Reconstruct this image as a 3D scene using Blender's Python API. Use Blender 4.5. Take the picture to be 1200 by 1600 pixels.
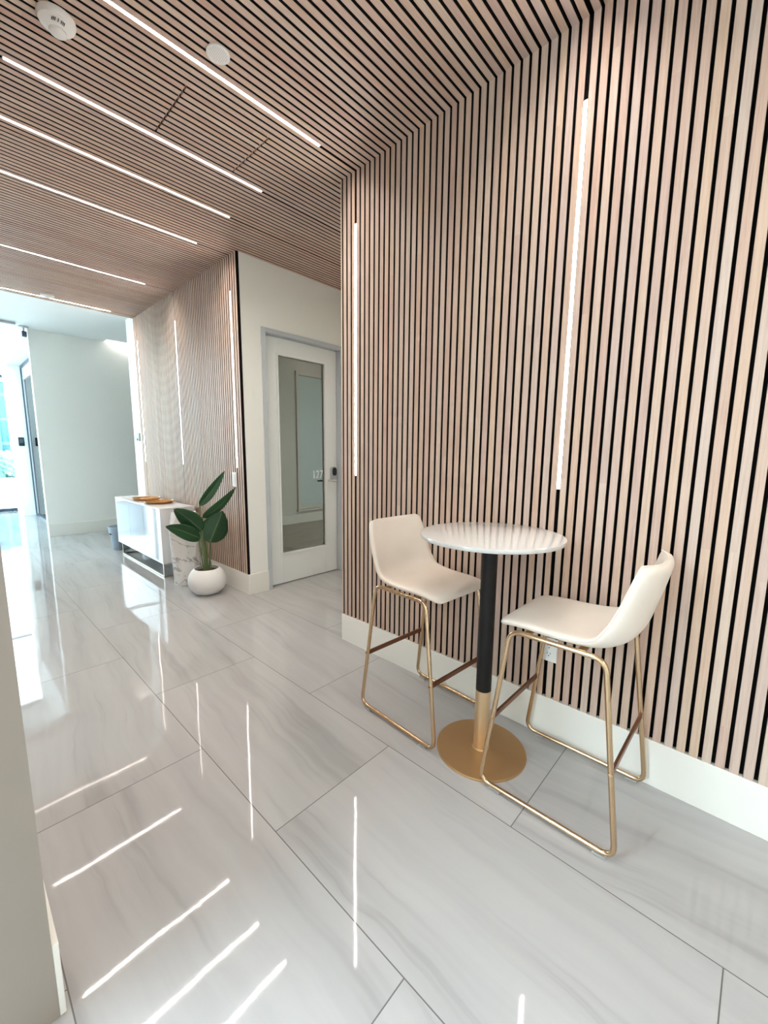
import bpy, bmesh, random
from math import sin, cos, pi, radians, sqrt, atan2
from mathutils import Vector, Matrix
random.seed(7)
S = bpy.context.scene
COL = S.collection
for o in list(bpy.data.objects): bpy.data.objects.remove(o)

# ------------------------------------------------------------------ camera
YAW, PITCH, ROLL, FPX, CAMH = 0.8207368687, 0.1447626424, -0.0100239148, 642.65658, 1.366
fw = Vector((sin(YAW)*cos(PITCH), cos(YAW)*cos(PITCH), -sin(PITCH)))
r0 = Vector((cos(YAW), -sin(YAW), 0)); d0 = fw.cross(r0)
rt = cos(ROLL)*r0 + sin(ROLL)*d0
dn = -sin(ROLL)*r0 + cos(ROLL)*d0
cd = bpy.data.cameras.new('camera'); cam = bpy.data.objects.new('camera', cd); COL.objects.link(cam)
M = Matrix((rt, -dn, -fw)).transposed().to_4x4(); M.translation = (0, 0, CAMH)
cam.matrix_world = M
cd.sensor_fit = 'VERTICAL'; cd.sensor_height = 36; cd.sensor_width = 27; cd.lens = FPX/1600*36
cd.clip_start = .02; cd.clip_end = 300
S.camera = cam

# ------------------------------------------------------------------ world, exposure
S.view_settings.view_transform = 'Standard'; S.view_settings.look = 'None'
S.view_settings.gamma = 1; S.view_settings.use_curve_mapping = False
S.view_settings.exposure = 0.95
SKY = 7.5
STRIP_C, STRIP_W = 150.0, 62.0
W = bpy.data.worlds.new('sky'); S.world = W; W.use_nodes = True
bg = W.node_tree.nodes['Background']; bg.inputs[0].default_value = (.72, .90, 1.0, 1); bg.inputs[1].default_value = SKY

# ------------------------------------------------------------------ materials
MAT = {}
def mat(name, col=(.8,.8,.8), rough=.5, metal=0, **kw):
    m = bpy.data.materials.new(name); m.use_nodes = True
    b = m.node_tree.nodes['Principled BSDF']
    b.inputs['Base Color'].default_value = (*col, 1); b.inputs['Roughness'].default_value = rough
    b.inputs['Metallic'].default_value = metal
    for k, v in kw.items(): b.inputs[k.replace('_', ' ')].default_value = v
    MAT[name] = m; return m
class NT:
    def __init__(s, m): s.t = m.node_tree; s.b = s.t.nodes['Principled BSDF']
    def n(s, typ, **kw):
        nd = s.t.nodes.new(typ)
        for k, v in kw.items():
            if k[0] == 'i' and k[1:].isdigit(): s.put(v, nd.inputs[int(k[1:])])
            elif k in [i.name for i in nd.inputs] : s.put(v, nd.inputs[k])
            else: setattr(nd, k, v)
        return nd
    def put(s, v, sock):
        if isinstance(v, bpy.types.NodeSocket): s.t.links.new(v, sock)
        else: sock.default_value = v
    def math(s, op, a, b=0, c=0): return s.n('ShaderNodeMath', operation=op, i0=a, i1=b, i2=c).outputs[0]
    def pos(s):
        p = s.n('ShaderNodeNewGeometry').outputs['Position']
        x = s.n('ShaderNodeSeparateXYZ', i0=p).outputs
        return p, x[0], x[1], x[2]
    def xyz(s, x, y, z): return s.n('ShaderNodeCombineXYZ', i0=x, i1=y, i2=z).outputs[0]
    def mix(s, f, a, b):
        nd = s.t.nodes.new('ShaderNodeMix'); nd.data_type = 'RGBA'
        s.put(f, nd.inputs[0]); s.put(a, nd.inputs[6]); s.put(b, nd.inputs[7]); return nd.outputs[2]
    def noise(s, v, scale, detail=2, rough=.5):
        return s.n('ShaderNodeTexNoise', Vector=v, Scale=scale, Detail=detail, Roughness=rough).outputs[0]
    def ramp(s, f, stops):
        r = s.t.nodes.new('ShaderNodeValToRGB'); s.put(f, r.inputs[0]); e = r.color_ramp.elements
        while len(e) < len(stops): e.new(.5)
        for el, (p, c) in zip(e, stops): el.position = p; el.color = (*c, 1) if len(c) == 3 else c
        return r.outputs[0]
    def bump(s, h, strength, dist=.001, normal=None):
        b = s.n('ShaderNodeBump', Strength=strength, Distance=dist, Height=h)
        if normal is not None: s.put(normal, b.inputs['Normal'])
        return b.outputs[0]

PITCHS = .0405
def wood(name, axis):       # oak slats: long axis 'X' or 'Z', slats counted along Y
    m = mat(name, rough=.5); t = NT(m); p, x, y, z = t.pos()
    k = t.math('ROUND', t.math('SUBTRACT', t.math('DIVIDE', y, PITCHS), .5))
    rnd = t.n('ShaderNodeTexWhiteNoise', noise_dimensions='1D', W=k).outputs
    L, D = (x, z) if axis == 'X' else (z, x)
    # each slat is spliced at its own height
    off = t.math('MULTIPLY', rnd[0], 3.1)
    seg = t.math('FLOOR', t.math('ADD', t.math('DIVIDE', L, 1.9), off))
    rs = t.n('ShaderNodeTexWhiteNoise', noise_dimensions='2D', Vector=t.xyz(k, seg, 0)).outputs[0]
    v = t.xyz(t.math('MULTIPLY', L, 1.0), t.math('MULTIPLY', y, 26), t.math('ADD', t.math('MULTIPLY', D, 12), t.math('MULTIPLY', rs, 40)))
    g1 = t.noise(v, 5.0, 4, .6)
    g2 = t.noise(t.xyz(t.math('MULTIPLY', L, 3), t.math('MULTIPLY', y, 160), t.math('MULTIPLY', rs, 9)), 4.0, 3, .6)
    c = t.ramp(t.math('ADD', t.math('MULTIPLY', g1, .65), t.math('MULTIPLY', g2, .35)),
               [(.28, (.46, .315, .245)), (.5, (.58, .42, .335)), (.74, (.655, .50, .41))])
    hsv = t.n('ShaderNodeHueSaturation', Color=c, Value=t.math('ADD', t.math('MULTIPLY', rs, .13), .90),
              Saturation=t.math('ADD', t.math('MULTIPLY', rnd[0], .3), .82), Hue=t.math('ADD', t.math('MULTIPLY', rs, .02), .49)).outputs[0]
    t.put(hsv, t.b.inputs['Base Color']); t.put(t.bump(g2, .12, .0006), t.b.inputs['Normal'])
    return m
wood('oak_wall', 'Z'); wood('oak_ceiling', 'X')
mat('black_core', (.012, .010, .009), .7, Specular_IOR_Level=.2)
mat('black_felt', (.006, .005, .005), .95, Specular_IOR_Level=.1)
mat('white_paint', (.86, .855, .81), .6)
mat('ceiling_paint', (.82, .84, .83), .7)
mat('base_paint', (.82, .80, .75), .42)
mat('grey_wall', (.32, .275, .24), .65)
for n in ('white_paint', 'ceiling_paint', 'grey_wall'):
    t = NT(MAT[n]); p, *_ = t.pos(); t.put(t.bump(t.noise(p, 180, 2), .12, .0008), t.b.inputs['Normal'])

def floor_mat():
    m = mat('marble_tile', rough=.06, IOR=1.5); t = NT(m); p, x, y, z = t.pos()
    px = t.math('SUBTRACT', y, 1.7816); py = t.math('SUBTRACT', x, .697)
    br = t.n('ShaderNodeTexBrick', Vector=t.xyz(px, py, 0), Scale=1.0)
    br.offset = .5; br.offset_frequency = 2; br.squash = 1; br.squash_frequency = 2
    for k, v in {'Mortar Size': .0017, 'Mortar Smooth': .0, 'Bias': 0, 'Brick Width': 1.2212, 'Row Height': .6083}.items(): br.inputs[k].default_value = v
    br.inputs['Color1'].default_value = (0, 0, 0, 1); br.inputs['Color2'].default_value = (1, 1, 1, 1); br.inputs['Mortar'].default_value = (0, 0, 0, 1)
    tint = t.n('ShaderNodeSeparateColor', i0=br.outputs[0]).outputs[0]; mort = br.outputs[1]
    o = t.math('MULTIPLY', tint, 37.0)
    warp = t.noise(t.xyz(t.math('ADD', x, o), y, o), 2.2, 3)
    skew = t.math('ADD', x, t.math('MULTIPLY', y, t.math('SUBTRACT', t.math('MULTIPLY', tint, .3), .15)))
    xx = t.math('ADD', skew, t.math('MULTIPLY', warp, .10))
    v1 = t.noise(t.xyz(t.math('ADD', t.math('MULTIPLY', xx, 5.5), o), t.math('MULTIPLY', y, .38), o), 1.3, 3, .55)
    v2 = t.noise(t.xyz(t.math('ADD', t.math('MULTIPLY', xx, 16), o), t.math('MULTIPLY', y, .8), o), 1.3, 3, .6)
    cl = t.noise(t.xyz(t.math('ADD', x, o), y, 0), 3.0, 4, .6)
    a = t.ramp(v1, [(.30, (.29, .284, .283)), (.40, (.375, .368, .366)), (.60, (.42, .413, .411))])
    b = t.ramp(v2, [(.28, (.84, .84, .84)), (.40, (.97, .97, .97)), (.55, (1, 1, 1))])
    mm = t.t.nodes.new('ShaderNodeMix'); mm.data_type = 'RGBA'; mm.blend_type = 'MULTIPLY'; mm.inputs[0].default_value = 1
    t.put(a, mm.inputs[6]); t.put(b, mm.inputs[7])
    c = t.mix(t.math('MULTIPLY', cl, .5), mm.outputs[2], (.415, .408, .406, 1))
    c = t.mix(mort, c, (.11, .105, .10, 1))
    t.put(c, t.b.inputs['Base Color'])
    t.put(t.math('ADD', t.math('MULTIPLY', mort, .6), .035), t.b.inputs['Roughness'])
    w = t.noise(t.xyz(t.math('ADD', x, o), t.math('ADD', y, o), 0), 2.6, 1, .4)
    t.put(t.bump(w, .10, .012), t.b.inputs['Normal'])
floor_mat()

def marble(name, base, vein, scale):
    m = mat(name, base, .2); t = NT(m); p, x, y, z = t.pos()
    w = t.noise(p, scale*.5, 4, .6)
    f = t.noise(t.xyz(t.math('ADD', x, t.math('MULTIPLY', z, .9)), t.math('ADD', y, w), t.math('MULTIPLY', z, .5)), scale, 4, .55)
    d = t.math('ABSOLUTE', t.math('SUBTRACT', f, .5))
    c = t.ramp(d, [(0, vein), (.010, tuple((a+b)/2 for a, b in zip(base, vein))), (.022, base)])
    t.put(c, t.b.inputs['Base Color'])
marble('veined_marble', (.80, .79, .78), (.33, .33, .34), 3.6)
marble('table_marble', (.60, .59, .575), (.54, .53, .52), 30)
MAT['table_marble'].node_tree.nodes['Principled BSDF'].inputs['IOR'].default_value = 1.9
MAT['table_marble'].node_tree.nodes['Principled BSDF'].inputs['Roughness'].default_value = .06

def leather():
    m = mat('cream_leather', (.80, .73, .62), .42); t = NT(m); p, *_ = t.pos()
    n1 = t.noise(p, 7, 3); v = t.n('ShaderNodeTexVoronoi', Vector=p, Scale=420.0).outputs[0]
    t.put(t.mix(n1, (.78, .685, .595, 1), (.85, .775, .70, 1)), t.b.inputs['Base Color'])
    b1 = t.bump(n1, .35, .012); t.put(t.bump(v, .12, .0006, b1), t.b.inputs['Normal'])
leather()
mat('gold_metal', (.60, .43, .27), .2, 1)
mat('gold_satin', (.50, .32, .16), .55, .9)
mat('gold_pole', (.72, .53, .33), .38, .9)
mat('bronze_bar', (.20, .085, .045), .35, .8)
mat('black_metal', (.010, .009, .009), .5, Specular_IOR_Level=.25)
mat('clear_plastic', (.75, .75, .74), .15, Alpha=.4)
mat('white_gloss', (.66, .68, .70), .04, IOR=1.5)
mat('champagne_shelf', (.42, .36, .28), .5)
mat('white_lacquer', (.80, .79, .79), .2)
mat('champagne_metal', (.42, .37, .31), .3, 1)
mat('frame_grey', (.50, .53, .56), .45)
mat('door_white', (.80, .81, .79), .4)
mat('amber_glass', (.50, .24, .07), .16, .35)
mat('bin_grey', (.22, .26, .30), .45)
mat('pot_white', (.82, .81, .80), .75)
mat('soil', (.03, .022, .016), .95)
mat('plastic_white', (.82, .82, .80), .4)
mat('plastic_grey', (.42, .44, .46), .4)
mat('dark_hole', (.01, .01, .012), .4)
mat('dark_frame', (.06, .09, .13), .35, .3)
mat('brown_box', (.16, .075, .03), .5)
mat('number_white', (.85, .87, .86), .5)
mat('silver', (.62, .62, .62), .28, .9)
mat('blind_pane', (.26, .30, .29), .35)
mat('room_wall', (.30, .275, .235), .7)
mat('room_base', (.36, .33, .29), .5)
mat('plank_floor', (.16, .125, .10), .4)
mat('pavement', (.75, .75, .73), .9)
mat('foliage', (.05, .16, .07), .7)
def leafm():
    m = mat('leaf_green', (.01, .06, .02), .32); t = NT(m)
    tc = t.n('ShaderNodeTexCoord').outputs['UV']; s = t.n('ShaderNodeSeparateXYZ', i0=tc).outputs
    w = t.n('ShaderNodeTexWave', Vector=t.xyz(s[1], 0, 0), Scale=14.0); 
    c = t.mix(t.math('MULTIPLY', w.outputs[1], .45), (.008, .050, .016, 1), (.022, .085, .030, 1))
    rib = t.math('LESS_THAN', t.math('ABSOLUTE', t.math('SUBTRACT', s[0], .5)), .02)
    t.put(t.mix(rib, c, (.09, .16, .06, 1)), t.b.inputs['Base Color'])
    t.put(t.bump(w.outputs[1], .25, .002), t.b.inputs['Normal'])
    m2 = mat('petiole', (.12, .17, .06), .4)
leafm()
t = NT(MAT['pot_white']); p, *_ = t.pos(); t.put(t.bump(t.noise(p, 160, 2), .6, .002), t.b.inputs['Normal'])
t = NT(MAT['plank_floor']); p, x, y, z = t.pos()
t.put(t.ramp(t.noise(t.xyz(t.math('MULTIPLY', x, .6), t.math('MULTIPLY', y, 9), 0), 2, 3), [(.3, (.09, .068, .05)), (.7, (.26, .20, .155))]), t.b.inputs['Base Color'])
t = NT(MAT['foliage']); p, *_ = t.pos(); t.put(t.mix(t.noise(p, 9, 4), (.015, .07, .05, 1), (.25, .50, .42, 1)), t.b.inputs['Base Color'])
def facade():
    m = mat('blue_facade', (.1, .3, .5), .15); t = NT(m); p, x, y, z = t.pos()
    b = t.n('ShaderNodeTexBrick', Vector=t.xyz(x, z, 0), Scale=1.0); b.offset = 0
    for k, v in {'Mortar Size': .09, 'Brick Width': 1.5, 'Row Height': 1.7}.items(): b.inputs[k].default_value = v
    b.inputs['Color1'].default_value = (.0, .05, .10, 1); b.inputs['Color2'].default_value = (.005, .09, .15, 1); b.inputs['Mortar'].default_value = (.05, .16, .22, 1)
    t.put(b.outputs[0], t.b.inputs['Base Color'])
facade()
def glass(name, tint, ior=1.5):
    m = bpy.data.materials.new(name); m.use_nodes = True; n = m.node_tree.nodes; n.clear()
    out = n.new('ShaderNodeOutputMaterial'); mx = n.new('ShaderNodeMixShader'); tr = n.new('ShaderNodeBsdfTransparent'); gl = n.new('ShaderNodeBsdfGlossy')
    fr = n.new('ShaderNodeFresnel'); fr.inputs[0].default_value = ior
    tr.inputs[0].default_value = (*tint, 1); gl.inputs['Roughness'].default_value = .01
    L = m.node_tree.links.new; L(fr.outputs[0], mx.inputs[0]); L(tr.outputs[0], mx.inputs[1]); L(gl.outputs[0], mx.inputs[2]); L(mx.outputs[0], out.inputs[0])
    MAT[name] = m
glass('clear_glass', (.95, .98, .98)); glass('tinted_glass', (.70, .68, .64)); glass('coated_glass', (.96, .98, .98), 1.22)
def emit(name, col, s):
    m = mat(name, (.9,.9,.9), .5); b = m.node_tree.nodes['Principled BSDF']
    b.inputs['Emission Color'].default_value = (*col, 1); b.inputs['Emission Strength'].default_value = s
emit('strip_ceiling', (1, .93, .84), STRIP_C); emit('strip_wall', (1, .94, .88), STRIP_W)
emit('room_lamp', (1, .93, .84), 5); emit('fill_panel', (1, .92, .82), 5); emit('washer', (1, .98, .95), 10)

# ------------------------------------------------------------------ mesh helpers
class MB:
    def __init__(s): s.v = []; s.f = []; s.mi = []; s.mats = []; s.sm = []
    def mid(s, m):
        if m not in s.mats: s.mats.append(m)
        return s.mats.index(m)
    def add(s, vs, fs, m=None, smooth=False):
        o = len(s.v); s.v += [tuple(v) for v in vs]; k = s.mid(m) if m else 0
        for f in fs: s.f.append(tuple(i+o for i in f)); s.mi.append(k); s.sm.append(smooth)
        return s
    def box(s, a, b, m=None, c=0):
        x0, y0, z0 = (min(p, q) for p, q in zip(a, b)); x1, y1, z1 = (max(p, q) for p, q in zip(a, b))
        if c <= 0:
            v = [(x, y, z) for z in (z0, z1) for y in (y0, y1) for x in (x0, x1)]
            return s.add(v, [(0,2,3,1), (4,5,7,6), (0,1,5,4), (2,6,7,3), (0,4,6,2), (1,3,7,5)], m)
        bm = bmesh.new(); bmesh.ops.create_cube(bm, size=1)
        for v in bm.verts: v.co = Vector(((v.co.x+.5)*(x1-x0)+x0, (v.co.y+.5)*(y1-y0)+y0, (v.co.z+.5)*(z1-z0)+z0))
        bmesh.ops.bevel(bm, geom=bm.edges[:], offset=c, segments=2, affect='EDGES', profile=.5)
        return s.frombm(bm, m)
    def frombm(s, bm, m=None, smooth=False):
        bm.verts.index_update()
        s.add([v.co[:] for v in bm.verts], [[v.index for v in f.verts] for f in bm.faces], m, smooth); bm.free(); return s
    def lathe(s, prof, c, m=None, n=48, smooth=True, ang=0):
        vs = []; fs = []; k = len(prof)
        for i in range(n):
            a = ang + 2*pi*i/n
            vs += [(c[0]+r*cos(a), c[1]+r*sin(a), c[2]+z) for r, z in prof]
        for i in range(n):
            j = (i+1) % n
            for q in range(k-1): fs.append((i*k+q, j*k+q, j*k+q+1, i*k+q+1))
        if prof[0][0] > 1e-6: fs.append([i*k for i in range(n)][::-1])
        if prof[-1][0] > 1e-6: fs.append([i*k+k-1 for i in range(n)])
        return s.add(vs, fs, m, smooth)
    def tube(s, pts, r, m=None, n=12, closed=False, rad=None):
        pts = [Vector(p) for p in pts]; N = len(pts); vs = []; fs = []; up = None
        for i, p in enumerate(pts):
            a = pts[(i-1) % N] if (closed or i > 0) else p; b = pts[(i+1) % N] if (closed or i < N-1) else p
            d = (b-a).normalized()
            if up is None: up = d.orthogonal().normalized()
            else: up = (up - d*up.dot(d)).normalized()
            q = d.cross(up); rr = rad[i] if rad else r
            vs += [p + up*cos(2*pi*k/n)*rr + q*sin(2*pi*k/n)*rr for k in range(n)]
        for i in range(N if closed else N-1):
            j = (i+1) % N
            # align the closing ring
            sh = 0
            if closed and j == 0:
                base = vs[i*n]; sh = min(range(n), key=lambda k: (vs[k]-base).length)
            for k in range(n):
                k2 = (k+1) % n; fs.append((i*n+k, i*n+k2, j*n+(k2+sh) % n, j*n+(k+sh) % n))
        if not closed: fs += [list(range(n))[::-1], [(N-1)*n+k for k in range(n)]]
        return s.add(vs, fs, m, True)
    def build(s, name, m=None, parent=None, **kw):
        me = bpy.data.meshes.new(name); me.from_pydata(s.v, [], s.f)
        mats = [x for x in s.mats if x] or [m]
        for x in mats: me.materials.append(MAT[x])
        if s.mats and s.mats[0] is not None:
            me.polygons.foreach_set('material_index', s.mi)
        me.polygons.foreach_set('use_smooth', s.sm)
        bm = bmesh.new(); bm.from_mesh(me); bmesh.ops.recalc_face_normals(bm, faces=bm.faces); bm.to_mesh(me); bm.free()
        if any(s.sm): me.set_sharp_from_angle(angle=radians(38))
        o = bpy.data.objects.new(name, me); COL.objects.link(o)
        if parent: o.parent = parent
        for k, v in kw.items(): o[k] = v
        return o
def thing(name, label, cat, loc=(0,0,0), rz=0, group=None, kind=None):
    o = bpy.data.objects.new(name, None); COL.objects.link(o); o.location = loc; o.rotation_euler = (0, 0, rz)
    o.empty_display_size = .05
    if label: o['label'] = label
    if cat: o['category'] = cat
    if group: o['group'] = group
    if kind: o['kind'] = kind
    return o
def tag(o, label, cat, group=None):
    o['label'] = label; o['category'] = cat
    if group: o['group'] = group
    return o
def struct(name, mb, m=None, label=None):
    o = mb.build(name, m); o['kind'] = 'structure'
    o['label'] = label or name.replace('_', ' '); o['category'] = name.split('_')[0]
    return o
def copy_tree(src, parent=None):
    c = src.copy(); COL.objects.link(c)
    if parent: c.parent = parent
    for ch in list(src.children): copy_tree(ch, c)
    return c
def rbox(a, b, c=.002): return MB().box(a, b, None, c)

# ------------------------------------------------------------------ setting
XW = 1.890          # front of the slats on the right walls
ZC = 3.05           # face of the ceiling slats
YN, YR, YD, YE, YF = -1.6, 2.165, 3.517, 6.28, 8.13
GAP = .012

struct('floor', MB().box((-5.0, -3.0, -.08), (6.4, 12.3, 0)), 'marble_tile', 'glossy grey veined marble tile floor')
struct('floor_room', MB().box((2.06, 3.66, .001), (6.2, 6.49, .006)), 'plank_floor', 'dark plank floor seen through the glass door')

CHW = .0085   # half width of a light channel
STR_C = [-1.944, -.648, .6885, 2.025, 2.6325, 3.078, 3.645, 4.9005, 6.156]
STR_W = [.6885, 2.025, 3.645, 4.9005, 6.156]
CX0, CX1 = .36, 1.615
WZ0, WZ1 = 1.21, 2.755
def slat(mb, axis, y0, y1, l0, l1, front, back, m):
    """one oak slat with a small chamfer on its two front edges"""
    c = .0015; s = 1 if back > front else -1
    prof = [(y0, back), (y0, front+s*c), (y0+c, front), (y1-c, front), (y1, front+s*c), (y1, back)]
    n = len(prof); vs = []
    for L in (l0, l1):
        for (y, d) in prof: vs.append((L, y, d) if axis == 'X' else (d, y, L))
    q = [(i, (i+1) % n, n+(i+1) % n, n+i) for i in range(n)]
    mb.add(vs, [q[1], q[2], q[3], tuple(range(n))[::-1], tuple(range(n, 2*n))], m)
    mb.add(vs, [q[0], q[4], q[5]], 'black_core')

def trim(y0, y1, strips):
    for s_ in strips:
        if abs(y0-GAP/2-s_) < .02: y0 = s_+CHW
        if abs(y1+GAP/2-s_) < .02: y1 = s_-CHW
    return y0, y1
# ceiling: slats run across the corridor
mb = MB()
mb.box((.066, YN, ZC+.021), (3.3, YD+.0, ZC+.10), 'black_felt')
mb.box((.066, YD, ZC+.021), (XW+.02, YE, ZC+.10), 'black_felt')
k0 = int(YN/PITCHS); k1 = int(YE/PITCHS)
for k in range(k0, k1):
    y0 = k*PITCHS+GAP/2; y1 = (k+1)*PITCHS-GAP/2
    y0, y1 = trim(y0, y1, STR_C)
    x1 = XW + .0 if (y0 > YD-.02 or y1 < YR) else 3.3
    x1e = x1
    if 2.17 < (y0+y1)/2 < 2.60:
        for a, b in ((.066, .955), (.963, 1.389), (1.397, x1e)): slat(mb, 'X', y0, y1, a, b, ZC, ZC+.021, 'oak_ceiling')
    else: slat(mb, 'X', y0, y1, .066, x1e, ZC, ZC+.021, 'oak_ceiling')
# seam of the access hatch along the slats
struct('ceiling', mb, None, 'oak slat ceiling of the corridor')
struct('ceiling_lobby', MB().box((-5, YE, 3.10), (.9, 8.24, 3.3), 'ceiling_paint').box((.9, YE, 3.10), (6.2, 7.95, 3.3), 'ceiling_paint').box((.9, 7.95, 3.10), (2.0, YF+.12, 3.3), 'ceiling_paint').box((2.0, 7.95, 3.26), (6.2, YF+.12, 3.3), 'ceiling_paint'), None, 'plain white ceiling beyond the slats')
struct('ceiling_entry', MB().box((-5, 8.24, 4.6), (1.25, 12.3, 4.7)).box((-5, 8.2, 3.3), (1.25, 8.24, 4.7)), 'ceiling_paint', 'high white ceiling near the entrance glazing')
struct('ceiling_rear', MB().box((-5, -3, 3.05), (.066, 1.12, 3.15)).box((.066, -3, 3.05), (6.2, YN, 3.15)), 'ceiling_paint', 'white ceiling behind the viewer')
struct('ceiling_room', MB().box((2.06, 3.66, 3.05), (6.2, 6.49, 3.07)), 'room_wall', 'dim ceiling of the room behind the door')

def slat_wall(name, ya, yb, label, cap=False):
    mb = MB()
    mb.box((XW+.021, ya, 0), (2.04, yb, 3.10), 'white_paint')
    mb.box((XW+.019, ya, .19), (XW+.022, yb, ZC+.02), 'black_felt')
    k = int(ya/PITCHS)-1
    while (k+1)*PITCHS-GAP/2 < ya+.004: k += 1
    while k*PITCHS+GAP/2 < yb-.006:
        y0 = max(ya, k*PITCHS+GAP/2); y1 = min(yb, (k+1)*PITCHS-GAP/2)
        y0, y1 = trim(y0, y1, STR_W)
        # mitred top where wall slat meets ceiling slat
        slat(mb, 'Z', y0, y1, .19, ZC+.004, XW, XW+.020, 'oak_wall'); k += 1
    if cap: mb.box((XW-.001, ya-.004, .2), (XW+.0205, ya+.001, ZC), 'black_felt')
    return struct(name, mb, None, label)
slat_wall('wall_right', YN, YR, 'near right wall clad in vertical oak slats behind the bar table')
slat_wall('wall_right_far', YD, YE, 'far right wall clad in vertical oak slats behind the console', True)
struct('wall_pier', MB().box((XW+.01, YE, 0), (2.04, 6.60, 3.10)), 'white_paint', 'white wall end past the far slats')
# wall with door 127
D0, D1, DZ = 2.105, 3.09, 2.485
struct('wall_door', MB().box((2.04, YD, 0), (D0, YD+.13, ZC+.03), 'white_paint').box((D0, YD, DZ), (D1, YD+.13, ZC+.03), 'white_paint')
       .box((D1, YD, 0), (3.42, YD+.13, ZC+.03), 'white_paint').box((XW+.022, YD+.001, .19), (2.04, YD+.02, ZC+.03), 'white_paint')
       .box((XW+.022, YD-.002, 0), (2.04, YD+.01, ZC+.02), 'white_paint'), None, 'pale wall around door 127')
struct('wall_recess', MB().box((3.3, YR-.1, 0), (3.42, YD, ZC+.03)).box((2.04, YR-.12, 0), (3.3, YR, ZC+.03)), 'white_paint', 'side walls of the door recess')
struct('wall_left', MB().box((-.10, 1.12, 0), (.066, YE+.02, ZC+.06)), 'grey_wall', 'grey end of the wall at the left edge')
struct('wall_facing', MB().box((1.05, YF, 0), (6.2, YF+.12, 3.10)).box((2.0, YF, 3.1), (6.2, YF+.12, 3.26)), 'white_paint', 'pale blank wall facing down the corridor')
struct('wall_lobby_side', MB().box((1.05, YF+.12, 2.97), (1.27, 11.05, 4.6)).box((1.06, 11.05, 0), (1.27, 11.25, 4.6)).box((1.05, YF, 3.10), (1.27, YF+.12, 4.6))
       .box((1.10, 11.25, 0), (1.25, 12.15, 4.6)), 'ceiling_paint', 'white wall with the glazed opening to the side room')
struct('wall_rear', MB().box((-5, -3.1, 0), (6.2, -3, 3.15)).box((-5.1, -3, 0), (-5, 6.3, 3.3)).box((6.2, -3.1, 0), (6.3, 12.3, 3.3))
       .box((-5, 6.2, 0), (-.10, 6.32, 3.3)).box((2.04, -1.7, 0), (6.2, -1.6, 3.1)).box((2.04, 6.60, 0), (2.06, 6.49, 3.1)), 'white_paint', 'walls behind the viewer')
struct('wall_room', MB().box((2.045, 3.66, 0), (2.06, 6.49, 3.1)).box((2.045, 6.49, 0), (4.6, 6.59, 3.1)).box((4.6, 6.49, 0), (5.7, 6.59, .34)).box((4.6, 6.49, 2.74), (5.7, 6.59, 3.1)).box((5.7, 6.49, 0), (6.2, 6.59, 3.1)), 'room_wall', 'dim wall of the room behind the door')

def base(name, a, b, label): 
    return struct(name, MB().box(a, b, None, .002), 'base_paint', label)
base('baseboard_right', (XW-.003, YN, 0), (XW+.022, YR+.004, .2), 'tall cream baseboard under the near slats')
base('baseboard_right_far', (XW-.003, YD-.013, 0), (XW+.022, YE+.005, .2), 'tall cream baseboard under the far slats')
base('baseboard_door', (XW+.020, YD-.014, 0), (D0, YD, .2), 'cream baseboard left of door 127')
base('baseboard_facing', (1.05, YF-.014, 0), (4.5, YF, .19), 'cream baseboard of the blank far wall')
base('baseboard_pier', (XW-.004, YE+.006, 0), (XW+.012, 6.60, .2), 'cream baseboard on the white wall end')
base('baseboard_left', (.066, 1.12, 0), (.079, YE, .2), 'baseboard end at the lower left edge')
struct('baseboard_room', MB().box((2.06, 6.475, 0), (6.2, 6.49, .17), None, .002), 'room_base', 'baseboard of the dim room')
# interior window of the dim room
w = thing('window_3', 'interior window seen through the glass door', 'window', (5.15, 6.49, 1.54), kind='structure')
fr = MB(); 
for a, b in (((-.60, -.04, -1.27), (-.54, .02, 1.27)), ((.54, -.04, -1.27), (.60, .02, 1.27)), ((-.54, -.04, 1.20), (.54, .02, 1.27)), ((-.54, -.04, -1.27), (.54, .02, -1.20)), ((-.62, -.06, -1.31), (.62, .0, -1.275))): fr.box(a, b, None, .004)
fr.build('window_frame', 'room_wall', w)
MB().box((-.54, .0, -1.20), (.54, .012, 1.20)).build('pane', 'blind_pane', w)

# ------------------------------------------------------------------ door 127
door = thing('door_1', 'white door with tall glass panel numbered 127', 'door', (0, 0, 0), kind='structure')
fr = MB(); J = .042
fr.box((D0, YD-.012, 0), (D0+J, YD+.135, DZ), None, .003).box((D1-J, YD-.012, 0), (D1, YD+.135, DZ), None, .003).box((D0+J, YD-.012, DZ-J), (D1-J, YD+.135, DZ), None, .003)
fr.box((D0+J, YD+.115, 0), (D0+J+.03, YD+.135, DZ-J), None, 0).box((D1-J-.014, YD+.115, 0), (D1-J, YD+.135, DZ-J)).box((D0+J, YD+.115, DZ-J-.014), (D1-J, YD+.135, DZ-J))
fr.build('door_frame', 'frame_grey', door, label='grey metal door frame')
l0, l1, lz = D0+J+.003, D1-J-.003, DZ-J-.003
g0, g1, gz0, gz1 = 2.315, 2.88, .325, 2.28
yl0, yl1 = 3.575, 3.62
lf = MB().box((l0, yl0, .008), (g0, yl1, lz), None, .0015).box((g1, yl0, .008), (l1, yl1, lz), None, .0015).box((g0, yl0, .008), (g1, yl1, gz0)).box((g0, yl0, gz1), (g1, yl1, lz))
leaf_ = lf.build('door_leaf', 'door_white', door)
bd = MB(); b = .022
for a, c in (((g0-b, yl0-.007, gz0-b), (g0, yl0+.001, gz1+b)), ((g1, yl0-.007, gz0-b), (g1+b, yl0+.001, gz1+b)), ((g0, yl0-.007, gz1), (g1, yl0+.001, gz1+b)), ((g0, yl0-.007, gz0-b), (g1, yl0+.001, gz0))): bd.box(a, c, None, .002)
bd.build('glazing_bead', 'door_white', leaf_)
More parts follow.
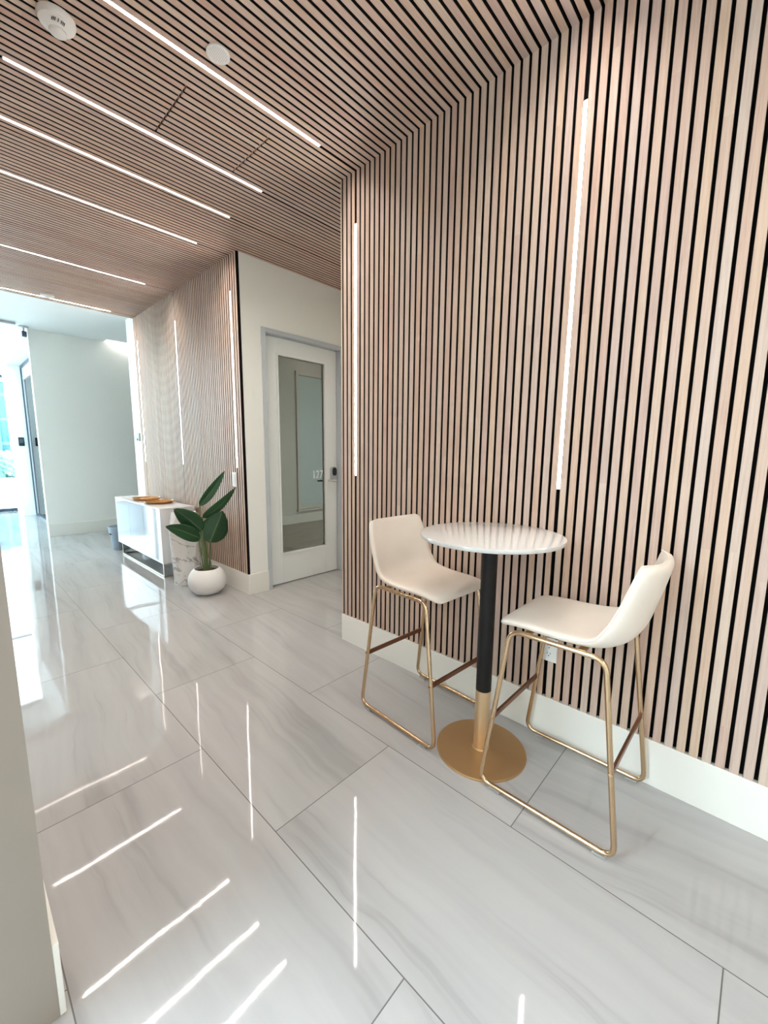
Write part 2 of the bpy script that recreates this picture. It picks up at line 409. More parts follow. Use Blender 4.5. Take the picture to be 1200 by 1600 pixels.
MB().box((g0, 3.592, gz0), (g1, 3.600, gz1)).build('glass_pane', 'tinted_glass', leaf_)
def text(s, size, loc, rot, m, parent, name='number', sx=1, ext=.0006):
    cu = bpy.data.curves.new(name, 'FONT'); cu.body = s; cu.size = size; cu.extrude = ext; cu.align_x = 'CENTER'
    o = bpy.data.objects.new(name+'_tmp', cu); COL.objects.link(o)
    dg = bpy.context.evaluated_depsgraph_get(); me = bpy.data.meshes.new_from_object(o.evaluated_get(dg))
    me.name = name; bpy.data.objects.remove(o); me.materials.clear(); me.materials.append(MAT[m])
    n = bpy.data.objects.new(name, me); COL.objects.link(n); n.parent = parent
    n.location = loc; n.rotation_euler = rot; n.scale = (sx, 1, 1); return n
text('127', .125, (2.788, 3.5905, 1.075), (radians(90), 0, 0), 'number_white', leaf_, 'door_number', .78)
lk = MB()
def capsule(mb, cx, cz, hw, z0, z1, y0, y1, m):
    n = 12; pts = [(cx+hw*cos(a), z1-hw+hw*sin(a)) for a in [pi*i/n for i in range(n+1)]] + [(cx+hw*cos(a), z0+hw+hw*sin(a)) for a in [pi+pi*i/n for i in range(n+1)]]
    N = len(pts); mb.add([(x, y0, z) for x, z in pts]+[(x, y1, z) for x, z in pts], [(i, (i+1) % N, N+(i+1) % N, N+i) for i in range(N)]+[tuple(range(N)), tuple(range(N, 2*N))[::-1]], m)
capsule(lk, 2.985, 0, .037, 1.035, 1.20, yl0-.028, yl0, None)
lock = lk.build('smart_lock', 'plastic_grey', leaf_, label='grey lock plate with black keypad')
kp = MB(); capsule(kp, 2.988, 0, .027, 1.10, 1.19, yl0-.036, yl0-.028, None); kp.build('keypad', 'dark_hole', lock)
lv = MB().tube([(2.985, yl0-.028, 1.048), (2.985, yl0-.06, 1.048)], .016).tube([(2.99, yl0-.058, 1.048), (2.95, yl0-.06, 1.05), (2.885, yl0-.055, 1.052)], .009)
lv.build('lever', 'silver', lock)
MB().tube([(2.97, yl1+.04, 1.04), (2.85, yl1+.045, 1.04)], .010).build('inner_lever', 'dark_hole', leaf_)

# ------------------------------------------------------------------ LED strips
GC = 'linear lights recessed in the ceiling slats'; GW = 'vertical linear lights recessed in the slat walls'
def ceil_strip(y, label):
    o = thing('ceiling_strip_light', label, 'light', (0, y, ZC), 0, GC)
    hb = MB(); h = CHW-.0002
    hb.box((CX0-.003, -h, 0), (CX1+.003, -h+.0013, .0205)).box((CX0-.003, h-.0013, 0), (CX1+.003, h, .0205)).box((CX0-.003, -h, .0110), (CX1+.003, h, .0205)).box((CX0-.003, -h, 0), (CX0, h, .0205)).box((CX1, -h, 0), (CX1+.003, h, .0205))
    hb.build('housing', 'plastic_white', o)
    MB().box((CX0, -h+.0013, .0100), (CX1, h-.0013, .0110)).build('diffuser', 'strip_ceiling', o); return o
LBL = {2.025: 'bright ceiling light strip closest to the bar table, passing the small round grille', 2.6325: 'second ceiling light strip, bordering the far side of the access hatch',
       3.078: 'third ceiling light strip, first one beyond the access hatch', 3.645: 'fourth ceiling light strip, in line with the near edge of the far slat wall',
       4.9005: 'fifth ceiling light strip, second from the white lobby ceiling', 6.156: 'last ceiling light strip at the edge of the white lobby ceiling',
       .6885: 'ceiling light strip nearest above the camera, seen only mirrored', -.648: 'ceiling light strip just behind the camera', -1.944: 'rearmost ceiling light strip'}
for y in STR_C:
    if y > YN: ceil_strip(y, LBL[y])
def recess_fill():  # unseen strip added to brighten the wall around door 127
    o = thing('recess_fill_strip', 'added fill light strip inside the door recess, hidden behind the near wall', 'light', (0, 2.6325, ZC)); h = CHW-.0002
    MB().box((2.45, -h, .011), (3.2, h, .0205)).box((2.45, -h, 0), (3.2, -h+.0013, .0205)).box((2.45, h-.0013, 0), (3.2, h, .0205)).build('housing', 'plastic_white', o)
    MB().box((2.45, -h+.0013, .0100), (3.2, h-.0013, .0110)).build('diffuser', 'strip_ceiling', o)
recess_fill()
def wall_strip(y, label):
    o = thing('wall_strip_light', label, 'light', (XW, y, 0), 0, GW)
    hb = MB(); h = CHW-.0002
    hb.box((0, -h, WZ0-.003), (.0185, -h+.0013, WZ1+.003)).box((0, h-.0013, WZ0-.003), (.0185, h, WZ1+.003)).box((.0065, -h, WZ0-.003), (.0185, h, WZ1+.003)).box((0, -h, WZ0-.003), (.0185, h, WZ0)).box((0, -h, WZ1), (.0185, h, WZ1+.003))
    hb.build('housing', 'plastic_white', o)
    MB().box((.0055, -h+.0013, WZ0), (.0065, h-.0013, WZ1)).build('diffuser', 'strip_wall', o)
LW = {.6885: 'large bright vertical light strip above the nearer bar stool', 2.025: 'vertical light strip at the far end of the near slat wall',
      3.645: 'vertical light strip above the switch plate behind the plant', 4.9005: 'vertical light strip above the middle of the white console', 6.156: 'vertical light strip farthest away, beside the white wall end'}
for y in STR_W: wall_strip(y, LW[y])

# ------------------------------------------------------------------ ceiling fittings
o = thing('smoke_detector', 'large white round smoke detector on the slat ceiling, upper left corner', 'smoke detector', (.485, 2.25, ZC))
MB().lathe([(0, 0), (.064, 0), (.064, -.010), (.058, -.022), (.040, -.030), (.030, -.031)][::-1]+[], (0, 0, 0)).build('housing', 'plastic_white', o)
MB().lathe([(.028, -.029), (.030, -.036), (.022, -.042), (0, -.043)], (.006, .020, 0), None, 32).build('sensor_dome', 'plastic_white', o)
v = MB()
for i in range(9):
    if i in (3, 5): continue
    a = radians(235+i*8); v.box((cos(a)*.036-.0011, sin(a)*.036-.008, -.0322), (cos(a)*.036+.0011, sin(a)*.036+.006, -.026))
v.build('vent_slots', 'dark_hole', o)
o = thing('ceiling_speaker', 'small white round perforated grille beside the nearest ceiling light strip', 'speaker', (.985, 1.917, ZC))
MB().lathe([(0, -.004), (.040, -.004), (.043, -.008), (.048, -.006), (.048, 0), (0, 0)], (0, 0, 0)).build('rim', 'plastic_white', o)
g = MB()
for i in range(-5, 6):
    for j in range(-5, 6):
        if i*i+j*j < 27: g.lathe([(.0016, -.0042), (.0016, -.0048)], (i*.0072, j*.0072, 0), None, 6, False)
g.build('grille_holes', 'plastic_grey', o)
o = MB().lathe([(0, 0), (.062, 0), (.060, -.018), (.030, -.030), (0, -.032)], (.985, 6.03, ZC)).build('ceiling_sensor', 'plastic_white')
tag(o, 'small white domed sensor at the edge of the lobby ceiling strip', 'sensor')

# ------------------------------------------------------------------ wall fittings
def outlet():
    o = thing('wall_outlet', 'white duplex power outlet low on the slats behind the nearer bar stool', 'outlet', (XW, .675, .445))
    MB().box((-.006, -.036, -.058), (.0, .036, .058), None, .0025).build('cover_plate', 'plastic_white', o)
    for dz in (.020, -.020):
        rc = MB(); capsule_pts = [(cos(a)*.0165, sin(a)*.0145) for a in [2*pi*i/20 for i in range(20)]]
        N = 20; rc.add([(-.0075, y, z+dz) for y, z in capsule_pts]+[(-.006, y, z+dz) for y, z in capsule_pts], [(i, (i+1) % N, N+(i+1) % N, N+i) for i in range(N)]+[tuple(range(N)), tuple(range(N, 2*N))[::-1]])
        r = rc.build('socket', 'plastic_white', o)
        h = MB().box((-.0079, -.0085, dz-.001), (-.0070, -.0060, dz+.008)).box((-.0079, .0060, dz-.001), (-.0070, .0085, dz+.008)).box((-.0079, -.0025, dz-.011), (-.0070, .0025, dz-.006))
        h.build('socket_holes', 'dark_hole', r)
outlet()
o = thing('switch_plate', 'white switch plate on the slats above the plant', 'switch', (XW, 3.70, 1.095))
MB().box((-.008, -.040, -.068), (0, .040, .068), None, .003).build('cover_plate', 'plastic_white', o)
MB().box((-.011, -.022, -.045), (-.007, .022, .045), None, .0015).build('rocker', 'plastic_white', o)
o = MB().box((XW-.022, 4.51, .690), (XW, 4.58, .745), None, .004).build('junction_box', 'brown_box')
tag(o, 'small brown box on the slats behind the marble pedestal', 'box')
o = thing('thermostat', 'small grey wall controller on the white wall end past the far slats', 'thermostat', (XW+.01, 6.39, 1.535))
MB().box((-.022, -.055, -.055), (0, .055, .055), None, .005).build('body', 'plastic_grey', o)
MB().box((-.0235, -.035, -.045), (-.021, .03, -.018)).build('screen', 'dark_hole', o)

# ------------------------------------------------------------------ bar table
TX, TY = 1.59, .85
o = thing('bar_table', 'round white bar table on a black and gold pole with round gold foot', 'table', (TX, TY, 0))
MB().lathe([(0, 0), (.203, 0), (.2035, .004), (.201, .0085), (.06, .0125), (.040, .014), (.036, .020), (0, .020)], (0, 0, 0), None, 96).build('base', 'gold_satin', o)
MB().lathe([(.034, .012), (.034, .300)], (0, 0, 0), None, 40).build('lower_pole', 'gold_pole', o, label='gold lower half of the pole')
MB().lathe([(.034, .300), (.034, 1.0)], (0, 0, 0), None, 40).build('upper_pole', 'black_metal', o, label='black upper half of the pole')
MB().lathe([(0, 1.0035), (.12, 1.0035), (.12, .997), (0, .997)][::-1], (0, 0, 0), None, 40).build('mounting_plate', 'black_metal', o)
MB().lathe([(0, 1.0035), (.294, 1.0035), (.3005, 1.006), (.3030, 1.012), (.3030, 1.0185), (.3015, 1.0215), (.298, 1.0223), (0, 1.0223)], (0, 0, 0), None, 128).build('tabletop', 'table_marble', o)

# ------------------------------------------------------------------ bar stools
def catmull(P, n=6):
    out = []
    for i in range(len(P)-1):
        p0 = P[max(0, i-1)]; p1 = P[i]; p2 = P[i+1]; p3 = P[min(len(P)-1, i+2)]
        for k in range(n):
            t = k/n; out.append(tuple(.5*((2*b)+(-a+c)*t+(2*a-5*b+4*c-d)*t*t+(-a+3*b-3*c+d)*t**3) for a, b, c, d in zip(p0, p1, p2, p3)))
    out.append(P[-1]); return out
def rounded_loop(P, r, n=6):
    out = []; N = len(P); P = [Vector(p) for p in P]
    for i in range(N):
        a, b, c = P[i-1], P[i], P[(i+1) % N]
        d1 = (a-b).normalized(); d2 = (c-b).normalized(); rr = r[i]
        p1 = b+d1*rr; p2 = b+d2*rr
        for k in range(n+1):
            t = k/n; out.append(p1*(1-t)**2 + b*2*t*(1-t) + p2*t*t)
    return out
def make_stool():
    root = thing('bar_stool', '', 'stool')
    # shell: (forward, height, half width, inward curl, corner cut)
    P = [(.218, .692, .184, .0), (.215, .706, .190, .0), (.200, .716, .196, .0), (.165, .722, .201, .001), (.10, .723, .205, .004), (.02, .718, .209, .010),
         (-.06, .714, .212, .020), (-.125, .707, .213, .044), (-.180, .728, .212, .060), (-.216, .778, .209, .062), (-.236, .850, .205, .052), (-.254, .918, .200, .048), (-.268, .980, .195, .043), (-.274, 1.010, .190, .040)]
    C = catmull(P, 3); nu = 17; vs = []; fs = []; T = .034
    nrm = []
    for i, p in enumerate(C):
        a = C[max(0, i-1)]; b = C[min(len(C)-1, i+1)]; d = Vector((b[0]-a[0], b[1]-a[1])).normalized(); nrm.append(Vector((-d.y, d.x)) * (1 if True else 1))
    # inward normal points up on the seat and forward on the back
    for i, nn in enumerate(nrm):
        if i > 9 and (nn.y < 0 or (abs(nn.y) < .3 and nn.x < 0)): nrm[i] = -nn
        if i <= 9: nrm[i] = Vector((nn.x, nn.y)) if nn.y > 0 or nn.x > .5 else -nn
    N = len(C)
    grid = []
    for i, (x, z, w, c) in enumerate(C):
        row = []
        up = Vector((0, 1)) if i < 10 else nrm[i]
        cut = 0
        e = (N-1-i)
        if e < 6: cut = (1-sqrt(max(0, 1-((6-e)/6)**2)))*.035
        if i < 6: cut = (1-sqrt(max(0, 1-((6-i)/6)**2)))*.02
        for j in range(nu):
            u = -1+2*j/(nu-1)
            lift = c*abs(u)**2.4
            hw = w-cut
            row.append(Vector((x+up.x*lift, u*hw, z+up.y*lift)))
        grid.append(row)
    # inner (top) and outer (bottom) layers
    def norm(i, j):
        a = grid[max(0, i-1)][j]; b = grid[min(N-1, i+1)][j]; c = grid[i][max(0, j-1)]; d = grid[i][min(nu-1, j+1)]
        n = (b-a).cross(d-c)
        if n.length < 1e-9: return Vector((0, 0, 1))
        n.normalize(); ref = Vector((.6, 0, .8)); return n if n.dot(ref) > 0 else -n
    G = []
    for i in range(N):
        for j in range(nu):
            n = norm(i, j); 
            edge = min(j, nu-1-j)
            th = T*(.60 if edge == 0 else (.90 if edge == 1 else 1)) * (.5 if i in (0, N-1) else (.8 if i in (1, N-2) else 1))
            G.append((grid[i][j]+n*th*.35, grid[i][j]-n*th*.65))
    for a, b in G: vs += [a, b]
    idx = lambda i, j, k: (i*nu+j)*2+k
    for i in range(N-1):
        for j in range(nu-1):
            fs.append((idx(i, j, 0), idx(i+1, j, 0), idx(i+1, j+1, 0), idx(i, j+1, 0)))
            fs.append((idx(i, j, 1), idx(i, j+1, 1), idx(i+1, j+1, 1), idx(i+1, j, 1)))
    for i in range(N-1):
        for j in (0, nu-1): fs.append((idx(i, j, 0), idx(i, j, 1), idx(i+1, j, 1), idx(i+1, j, 0)))
    for j in range(nu-1):
        for i in (0, N-1): fs.append((idx(i, j, 0), idx(i, j+1, 0), idx(i, j+1, 1), idx(i, j, 1)))
    sh = MB().add(vs, fs, None, True).build('seat_shell', 'cream_leather', root)
    for pl in sh.data.polygons: pl.use_smooth = True
    if 'sharp_edge' in sh.data.attributes: sh.data.attributes.remove(sh.data.attributes['sharp_edge'])
    m = sh.modifiers.new('s', 'SUBSURF'); m.levels = 1; m.render_levels = 2
    # piping along the shell's rim
    rim = [grid[i][0]+Vector((0, -.001, -.001)) for i in range(5, N)] + [grid[N-1][j] for j in range(1, nu-1)] + [grid[i][nu-1]+Vector((0, .001, -.001)) for i in range(N-1, 4, -1)]
    MB().tube(rim, .0032, None, 6).build('seam', 'cream_leather', sh)
    R = .0095
    for sy in (-1, 1):
        yb, yt = .224*sy, .205*sy
        L = rounded_loop([(.256, yb, .020), (.168, yt, .694), (-.168, yt, .694), (-.252, yb, .020)], (.05, .045, .045, .05))
        f = MB().tube(L, R, None, 14, True).build('sled_frame', 'gold_metal', root)
        for xx in (.188, -.205):
            s = 1 if xx > 0 else -1
            MB().box((xx-.022, yb-.010, 0), (xx+.022, yb+.010, .012), None, .003).build('foot_cap', 'clear_plastic', f)
            zz = .315; fx = .254-(.254-.168)*(zz-.02)/.68
            bl = MB()
            yy = yb+(yt-yb)*zz/.7
            bl.tube([(s*fx, yy+sy*R*.8, zz), (s*fx, yy+sy*(R+.003), zz)], .0065, None, 16)
            bl.build('bolt', 'gold_metal', f)
    zz = .315; fx = .254-(.254-.168)*(zz-.02)/.68; yy = .224-.019*zz/.7
    for s in (1, -1):
        MB().box((s*fx-.005, -yy+R*.6, zz-.011), (s*fx+.005, yy-R*.6, zz+.011), None, .0015).build('footrest_bar', 'bronze_bar', root)
    for xx in (.10, -.09):   # underseat rails that carry the shell
        MB().box((xx-.012, -.205, .698), (xx+.012, .205, .704)).build('seat_support', 'gold_metal', root)
    return root
st = make_stool()
st.location = (1.636, .495, 0); st.rotation_euler = (0, 0, radians(90)); st['label'] = 'cream bar stool nearest the camera, seen from behind its backrest, right of the table'; st['group'] = 'cream bar stools at the bar table'
st2 = copy_tree(st); st2.location = (1.646, 1.224, 0); st2.rotation_euler = (0, 0, radians(-93.5)); st2['label'] = 'cream bar stool left of the table with the front of its backrest visible'

# ------------------------------------------------------------------ console with trays
CXF, CXB, CY0, CY1, CZ0, CZ1 = 1.522, 1.884, 4.645, 6.262, .150, .750
o = thing('console_cabinet', 'glossy white console cabinet on a metal frame against the far slats', 'cabinet', ((CXF+CXB)/2, (CY0+CY1)/2, 0))
ox, oy = o.location.x, o.location.y
def L(a): return (a[0]-ox, a[1]-oy, a[2])
bdy = MB()
for a, b in (((CXF, CY0, CZ1-.018), (CXB, CY1, CZ1)), ((CXF, CY0, CZ0), (CXB, CY1, CZ0+.018)), ((CXF, CY0, CZ0+.018), (CXB, CY0+.020, CZ1-.018)), ((CXF, CY1-.020, CZ0+.018), (CXB, CY1, CZ1-.018)), ((CXB-.01, CY0+.02, CZ0+.018), (CXB, CY1-.02, CZ1-.018))): bdy.box(L(a), L(b), None, .0012)
bdy.build('body', 'white_lacquer', o)
w3 = (CY1-CY0-.04)/3
for i in range(3):
    y0 = CY0+.02+i*w3+.003; y1 = CY0+.02+(i+1)*w3-.003
    MB().box(L((CXF+.001, y0, CZ0+.005)), L((CXF+.019, y1, CZ1-.020)), None, .001).build('door', 'white_gloss', o)
fr = MB(); q = .018; a0, a1, b0, b1 = CXF+.004, CXB-.012, CY0+.004, CY1-.14
for X in (a0, a1-q):
    for Y in (b0, b1-q): fr.box(L((X, Y, .003)), L((X+q, Y+q, CZ0)), None, .001)
    fr.box(L((X, b0+q, .003)), L((X+q, b1-q, .003+q)), None, .001)
for Y in (b0, b1-q): fr.box(L((a0+q, Y, .003)), L((a1-q, Y+q, .003+q)), None, .001); fr.box(L((a0+q, Y, CZ0-q)), L((a1-q, Y+q, CZ0)), None, .001)
fr.build('base_frame', 'champagne_metal', o)
for X in (a0+.009, a1-.009):
    for Y in (b0+.009, b1-.009): MB().lathe([(.008, 0), (.008, .004)], L((X, Y, 0)), None, 12).build('foot', 'black_metal', o)
def tray(x, y, rz, label):
    t = thing('round_tray', label, 'tray', (x, y, CZ1), rz, 'amber trays on the console')
    MB().lathe([(0, 0), (.125, 0), (.150, .012), (.158, .026), (.161, .027), (.160, .022), (.151, .008), (.127, -.0), (0, .004)][:6]+[(.155, .026), (.147, .014), (.124, .004), (0, .004)], (0, 0, 0), None, 64).build('dish', 'amber_glass', t)
    MB().tube([(.1585*cos(a), .1585*sin(a), .0265) for a in [2*pi*i/64 for i in range(64)]], .0022, None, 8, True).build('rim', 'gold_metal', t)
tray(1.700, 5.18, 0, 'round amber tray on the console, the one nearer the pedestal')
tray(1.700, 5.62, .3, 'round amber tray on the console, the one nearer the far wall')

# ------------------------------------------------------------------ pedestal
o = thing('marble_pedestal', 'faceted veined white marble pedestal between console and potted plant', 'pedestal', (1.640, 4.31, 0), radians(12))
prof = [(.128, 0, 0), (.158, .56, .5), (.118, .745, 1.0)]
n = 7; vs = []; fs = []
for (r, z, sh) in prof:
    for i in range(n): a = 2*pi*(i+sh)/n; vs.append((r*cos(a), r*sin(a), z))
for l in range(2):
    for i in range(n):
        j = (i+1) % n; A, B, C_, D = l*n+i, l*n+j, (l+1)*n+i, (l+1)*n+j
        fs += [(A, B, C_), (B, D, C_)]
# open, recessed top
for i in range(n): a = 2*pi*(i+1.0)/n; vs.append((.098*cos(a), .098*sin(a), .745))
for i in range(n): a = 2*pi*(i+1.0)/n; vs.append((.098*cos(a), .098*sin(a), .70))
for i in range(n):
    j = (i+1) % n; fs += [(2*n+i, 2*n+j, 3*n+j, 3*n+i), (3*n+i, 3*n+j, 4*n+j, 4*n+i)]
fs.append(tuple(range(4*n, 5*n))); fs.append(tuple(range(n))[::-1])
MB().add(vs, fs).build('faceted_body', 'veined_marble', o)

# ------------------------------------------------------------------ potted plant
PX, PY = 1.648, 3.86
o = thing('potted_plant', 'broad-leaved green plant in a round white pot beside the slats', 'plant', (PX, PY, 0))
pp = [(0, 0), (.085, .0), (.115, .012), (.150, .048), (.170, .095), (.174, .130), (.166, .175), (.145, .215), (.120, .242), (.112, .248), (.106, .246), (.110, .235), (.118, .215), (0, .214)]
MB().lathe(pp, (0, 0, 0), None, 64).build('pot', 'pot_white', o)
MB().lathe([(0, .222), (.06, .224), (.114, .216), (.114, .21), (0, .21)], (0, 0, 0), None, 32).build('soil', 'soil', o)
def leaf(base, tip, width, side, droop=.04, fold=.25, arch=None, nseg=18):
    """blade from base to tip; side = direction of its width"""
    B = Vector(base)-Vector((PX, PY, 0)); T_ = Vector(tip)-Vector((PX, PY, 0)); ax = T_-B; Ln = ax.length
    s = Vector(side); s = (s-ax.normalized()*s.dot(ax.normalized())).normalized(); nn = ax.normalized().cross(s).normalized()
    if nn.z < 0: nn = -nn
    vs = []; fs = []; uv = []; nu = 9
    for i in range(nseg+1):
        t = i/nseg; c = B+ax*t + Vector((0, 0, 1))*droop*4*t*(1-t)
        w = width*.5*(sin(pi*t**.72)**.75)*(1 if t < 1 else 0)+.0008
        for j in range(nu):
            u = -1+2*j/(nu-1)
            rip = .003*sin(t*40+u*2)*abs(u)
            vs.append(c + s*u*w + nn*(abs(u)*w*fold+rip)); uv.append((.5+u*.5, t))
    for i in range(nseg):
        for j in range(nu-1): fs.append((i*nu+j, i*nu+j+1, (i+1)*nu+j+1, (i+1)*nu+j))
    ob = MB().add(vs, fs, None, True).build('leaf', 'leaf_green', o)
    ul = ob.data.uv_layers.new(name='UVMap')
    for lp in ob.data.loops: ul.data[lp.index].uv = uv[lp.vertex_index]
    m = ob.modifiers.new('t', 'SOLIDIFY'); m.thickness = .0016
    return ob
def stemt(P, r0=.008, r1=.005):
    C = catmull([tuple(Vector(p)-Vector((PX, PY, 0))) for p in P], 6); n = len(C)
    MB().tube(C, r0, None, 10, False, [r0+(r1-r0)*i/(n-1) for i in range(n)]).build('stem', 'petiole', o)
leaf((1.592, 3.83, .545), (1.262, 3.74, .716), .135, (.35, .1, 1), .012, .22)            # low left
leaf((1.610, 3.82, .615), (1.362, 3.80, .852), .165, (.8, -.3, .6), .012, .18)           # upper left, broad
leaf((1.610, 3.86, .850), (1.842, 3.80, 1.172), .085, (.7, -.2, -.5), -.012, .35)        # tall narrow
leaf((1.628, 3.85, .735), (1.832, 3.58, 1.030), .085, (.5, -.1, -.6), -.035, .5)         # right, rolled
leaf((1.662, 3.80, .500), (1.775, 3.74, .800), .250, (1, -.25, -.3), .0, .25)            # low right, broad
stemt([(1.640, 3.86, .20), (1.618, 3.85, .45), (1.608, 3.86, .70), (1.612, 3.86, .86)], .013, .005)
stemt([(1.655, 3.86, .20), (1.648, 3.86, .45), (1.628, 3.86, .66), (1.628, 3.85, .745)], .013, .006)
stemt([(1.630, 3.84, .20), (1.622, 3.83, .40), (1.608, 3.82, .56), (1.606, 3.82, .625)], .012, .006)
stemt([(1.612, 3.83, .20), (1.590, 3.82, .36), (1.580, 3.83, .50), (1.586, 3.83, .552)], .006, .005)
stemt([(1.672, 3.86, .20), (1.676, 3.84, .36), (1.668, 3.81, .46), (1.668, 3.80, .53)], .010, .006)
stemt([(1.595, 3.82, .21), (1.577, 3.80, .27), (1.566, 3.80, .325)], .004, .002)
stemt([(1.690, 3.87, .21), (1.698, 3.87, .26), (1.694, 3.87, .30)], .004, .002)

# ------------------------------------------------------------------ waste bin
o = thing('waste_bin', 'grey-blue plastic waste bin at the far end of the console', 'bin', (1.605, 6.47, 0))
MB().lathe([(0, 0), (.100, 0), (.104, .006), (.132, .300), (.140, .302), (.141, .318), (.133, .320), (.128, .305), (.100, .012), (0, .010)], (0, 0, 0), None, 40).build('bucket', 'bin_grey', o)
bag = MB().lathe([(.1335, .235), (.1435, .290), (.1445, .321), (.135, .324), (.126, .290)], (0, 0, 0), None, 40).build('bin_liner', 'bin_grey', o, label='thin grey liner folded over the rim')
MB().box((-.139, -.035, .215), (-.122, .02, .236), None, .004).build('grip_hole', 'dark_hole', o)

# ------------------------------------------------------------------ lobby glazing and beyond
def window(name, label, x0, x1, y, z0, z1, mull, trans, t=.06):
    w = thing(name, label, 'window', (0, 0, 0), kind='structure'); fr = MB()
    for x in ([x0] if name == 'window_1' else [x0, x1])+mull: fr.box((x-t/2, y-.05, z0), (x+t/2, y+.05, z1))
    for z in [z0+t/2, z1-t/2]+trans: fr.box((x0, y-.045, z-t/2), (x1, y+.045, z+t/2))
    fr.build('window_frame', 'dark_frame', w)
    MB().box((x0, y-.005, z0), (x1, y+.005, z1)).build('pane', 'clear_glass', w)
window('window_1', 'entrance glazing at the far left', -5, 1.07, 12.15, 0, 4.6, [-3.6, -2.2, -.8], [2.88])
window('window_2', 'glazing of the side room', 1.30, 6.2, 12.15, 0, 3.0, [2.6, 4.4], [])
# side glazing of the lobby
w = thing('window_4', 'side glazing of the lobby, seen mirrored', 'window', kind='structure'); fr = MB()
for y in (6.35, 8.2, 10.1, 12.1): fr.box((-5.05, y-.03, 0), (-4.95, y+.03, 4.6))
for z in (.03, 2.6, 4.57): fr.box((-5.04, 6.32, z-.03), (-4.96, 12.15, z+.03))
fr.build('window_frame', 'dark_frame', w); MB().box((-5.005, 6.32, 0), (-4.995, 12.15, 4.6)).build('pane', 'clear_glass', w)
# glass door of the side room
d = thing('door_2', 'dark framed glass door in the white lobby wall', 'door', kind='structure')
fr = MB().box((1.25, 11.0, 0), (1.30, 11.05, 2.97)).box((1.25, 8.26, 2.92), (1.30, 11.0, 2.97)).box((1.25, 8.25, 0), (1.30, 8.29, 2.97)).box((1.25, 8.29, 0), (1.30, 11.0, .035))
fr.build('door_frame', 'dark_frame', d)
MB().box((1.27, 10.975, .035), (1.30, 11.0, 2.92)).box((1.27, 8.29, 2.70), (1.30, 10.975, 2.92)).build('door_rail', 'frame_grey', d)
MB().box((1.28, 8.29, .035), (1.288, 10.975, 2.70)).build('pane', 'coated_glass', d)
struct('wall_side_room', MB().box((3.4, YF+.12, 0), (3.5, 12.1, 3.1)).box((1.27, YF+.12, 3.0), (3.4, 12.1, 3.1)), 'ceiling_paint', 'white walls of the side room')
o = thing('shelf_unit', 'white open shelves behind the glass door of the side room', 'shelf', (1.85, 11.9, 0))
MB().box((-.48, .10, 2.54), (.48, .14, 2.6)).build('back_rail', 'white_lacquer', o)
for z in (.60, 1.02, 1.46, 1.90, 2.35): MB().box((-.48, -.16, z-.02), (.48, .14, z+.02)).build('shelf_board', 'champagne_shelf', o)
for x in (-.5, .48): MB().box((x, -.16, 0), (x+.02, .14, 2.6)).build('side_panel', 'white_lacquer', o)
o = thing('card_reader', 'small black card reader on the white pier beside the glass door', 'card reader', (1.15, 11.05, 1.50))
MB().box((-.045, -.022, -.085), (.045, 0, .085), None, .006).build('body', 'dark_hole', o)
MB().box((-.03, -.024, -.03), (.03, -.021, .05)).build('screen', 'dark_frame', o)
o = thing('security_camera', 'small dark camera hanging from the lobby ceiling above the blank wall corner', 'camera', (1.00, 8.05, 3.10))
MB().lathe([(0, 0), (.06, 0), (.06, -.014), (.012, -.02), (.012, -.075), (0, -.075)], (0, 0, 0), None, 24).build('mount', 'plastic_grey', o)
MB().box((-.03, -.05, -.145), (.03, .03, -.07), None, .008).build('housing', 'dark_frame', o)
o = thing('track_light', 'pale track lamp on the lobby ceiling at the left edge', 'lamp', (.80, 7.9, 3.10))
MB().box((-.35, -.02, -.03), (.10, .02, 0)).build('track', 'plastic_grey', o)
MB().tube([(-.10, 0, -.06), (-.10, -.10, -.12)], .035, None, 16).build('lamp_head', 'plastic_grey', o)
MB().tube([(-.10, 0, -.03), (-.10, 0, -.07)], .008).build('bracket', 'plastic_grey', o)

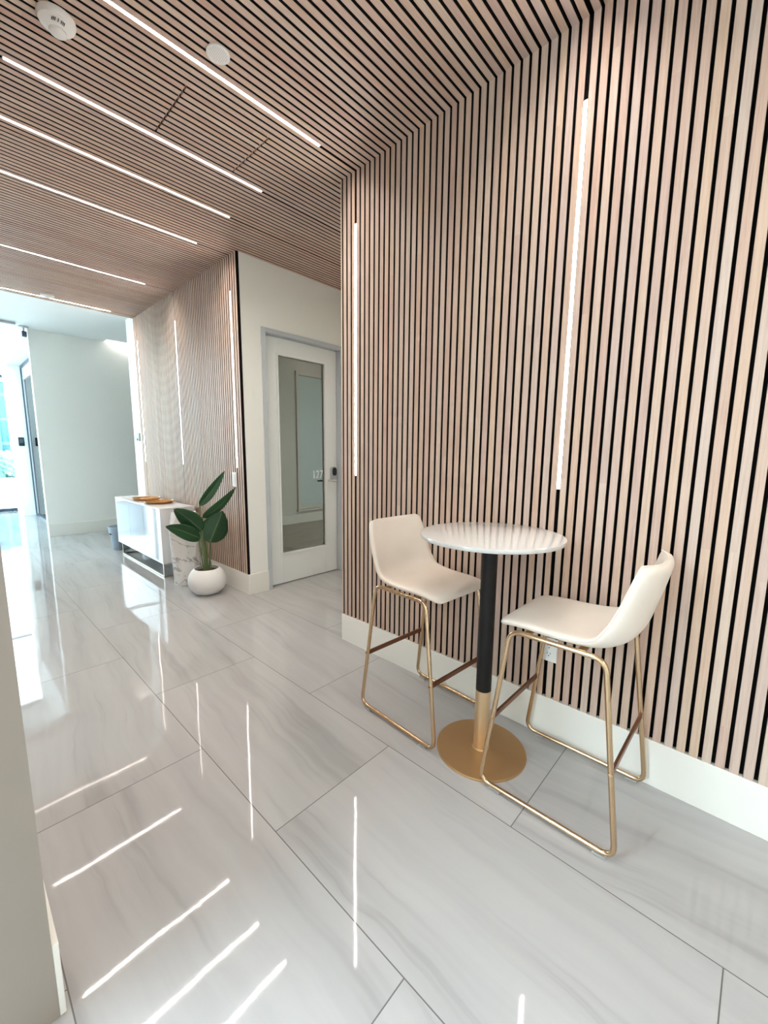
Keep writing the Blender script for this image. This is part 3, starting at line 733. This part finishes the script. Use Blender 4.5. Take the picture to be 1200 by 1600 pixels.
# lobby, room and rear lamps; side-room and rear panels are added fill
def panel(name, label, loc, sx, sy, m='fill_panel'):
    o = thing(name, label, 'light', loc)
    MB().box((-sx/2-.01, -sy/2-.01, -.012), (sx/2+.01, sy/2+.01, 0)).build('housing', 'plastic_white', o)
    MB().box((-sx/2, -sy/2, -.014), (sx/2, sy/2, -.0125)).build('diffuser', m, o)
panel('wall_washer_light', 'linear ceiling lamp grazing the top of the blank far wall', (3.2, 8.00, 3.258), 2.2, .05, 'washer')
panel('side_room_fill', 'added fill panel brightening the glazed side room', (2.2, 10.2, 2.998), 1.2, .6, 'washer')  # added so the room behind the glass door reads brighter
panel('linear_lamp', 'linear ceiling lamp of the room behind the glass door, seen mirrored', (4.82, 6.25, 3.05), .5, .04, 'room_lamp')
for x, y, wh in ((-3.5, -.5, 'farthest left'), (-1.0, -2.3, 'at the rear middle'), (1.0, -2.3, 'at the rear right')): panel('rear_fill_panel', 'added fill panel behind the camera, ' + wh, (x, y, 3.05), 1.2, .6)  # unseen panels added as fill light from behind the camera

struct('ground_pavement', MB().box((-40, 12.3, -.12), (40, 90, -.04)).box((-40, -10, -.12), (-5.1, 12.3, -.04)), 'pavement', 'pale paving outside the glazing')
o = thing('office_building', 'blue glazed building seen through the entrance glazing', 'building', (0, 40, -.04))
MB().box((-9, 0, 0), (3.55, 8, 6.0)).build('glazed_block', 'blue_facade', o)
MB().box((-9.2, -.2, 6.0), (3.7, 8.2, 6.3)).build('parapet', 'frame_grey', o)
for i, (x, y, h, r) in enumerate(((.4, 26, 1.5, .95), (2.15, 27.2, 1.25, .75), (-1.9, 26.5, 1.4, 1.0))):
    bm = bmesh.new(); bmesh.ops.create_icosphere(bm, subdivisions=4, radius=1)
    for v in bm.verts:
        n_ = 1+.16*sin(v.co.x*9+i)*cos(v.co.y*8)+.10*sin(v.co.z*17+v.co.x*13)+random.uniform(-.07, .07)
        v.co = Vector((v.co.x*r*n_, v.co.y*r*n_, (v.co.z*n_*.5+.5)*h))
    o = thing('bush', ['pale green bush outside, in the middle of the left glazing', 'pale green bush outside, nearest the white pier', 'pale green bush outside, leftmost'][i], 'bush', (x, y, -.04), 0, 'bushes outside the glazing')
    MB().frombm(bm).build('foliage', 'foliage', o)
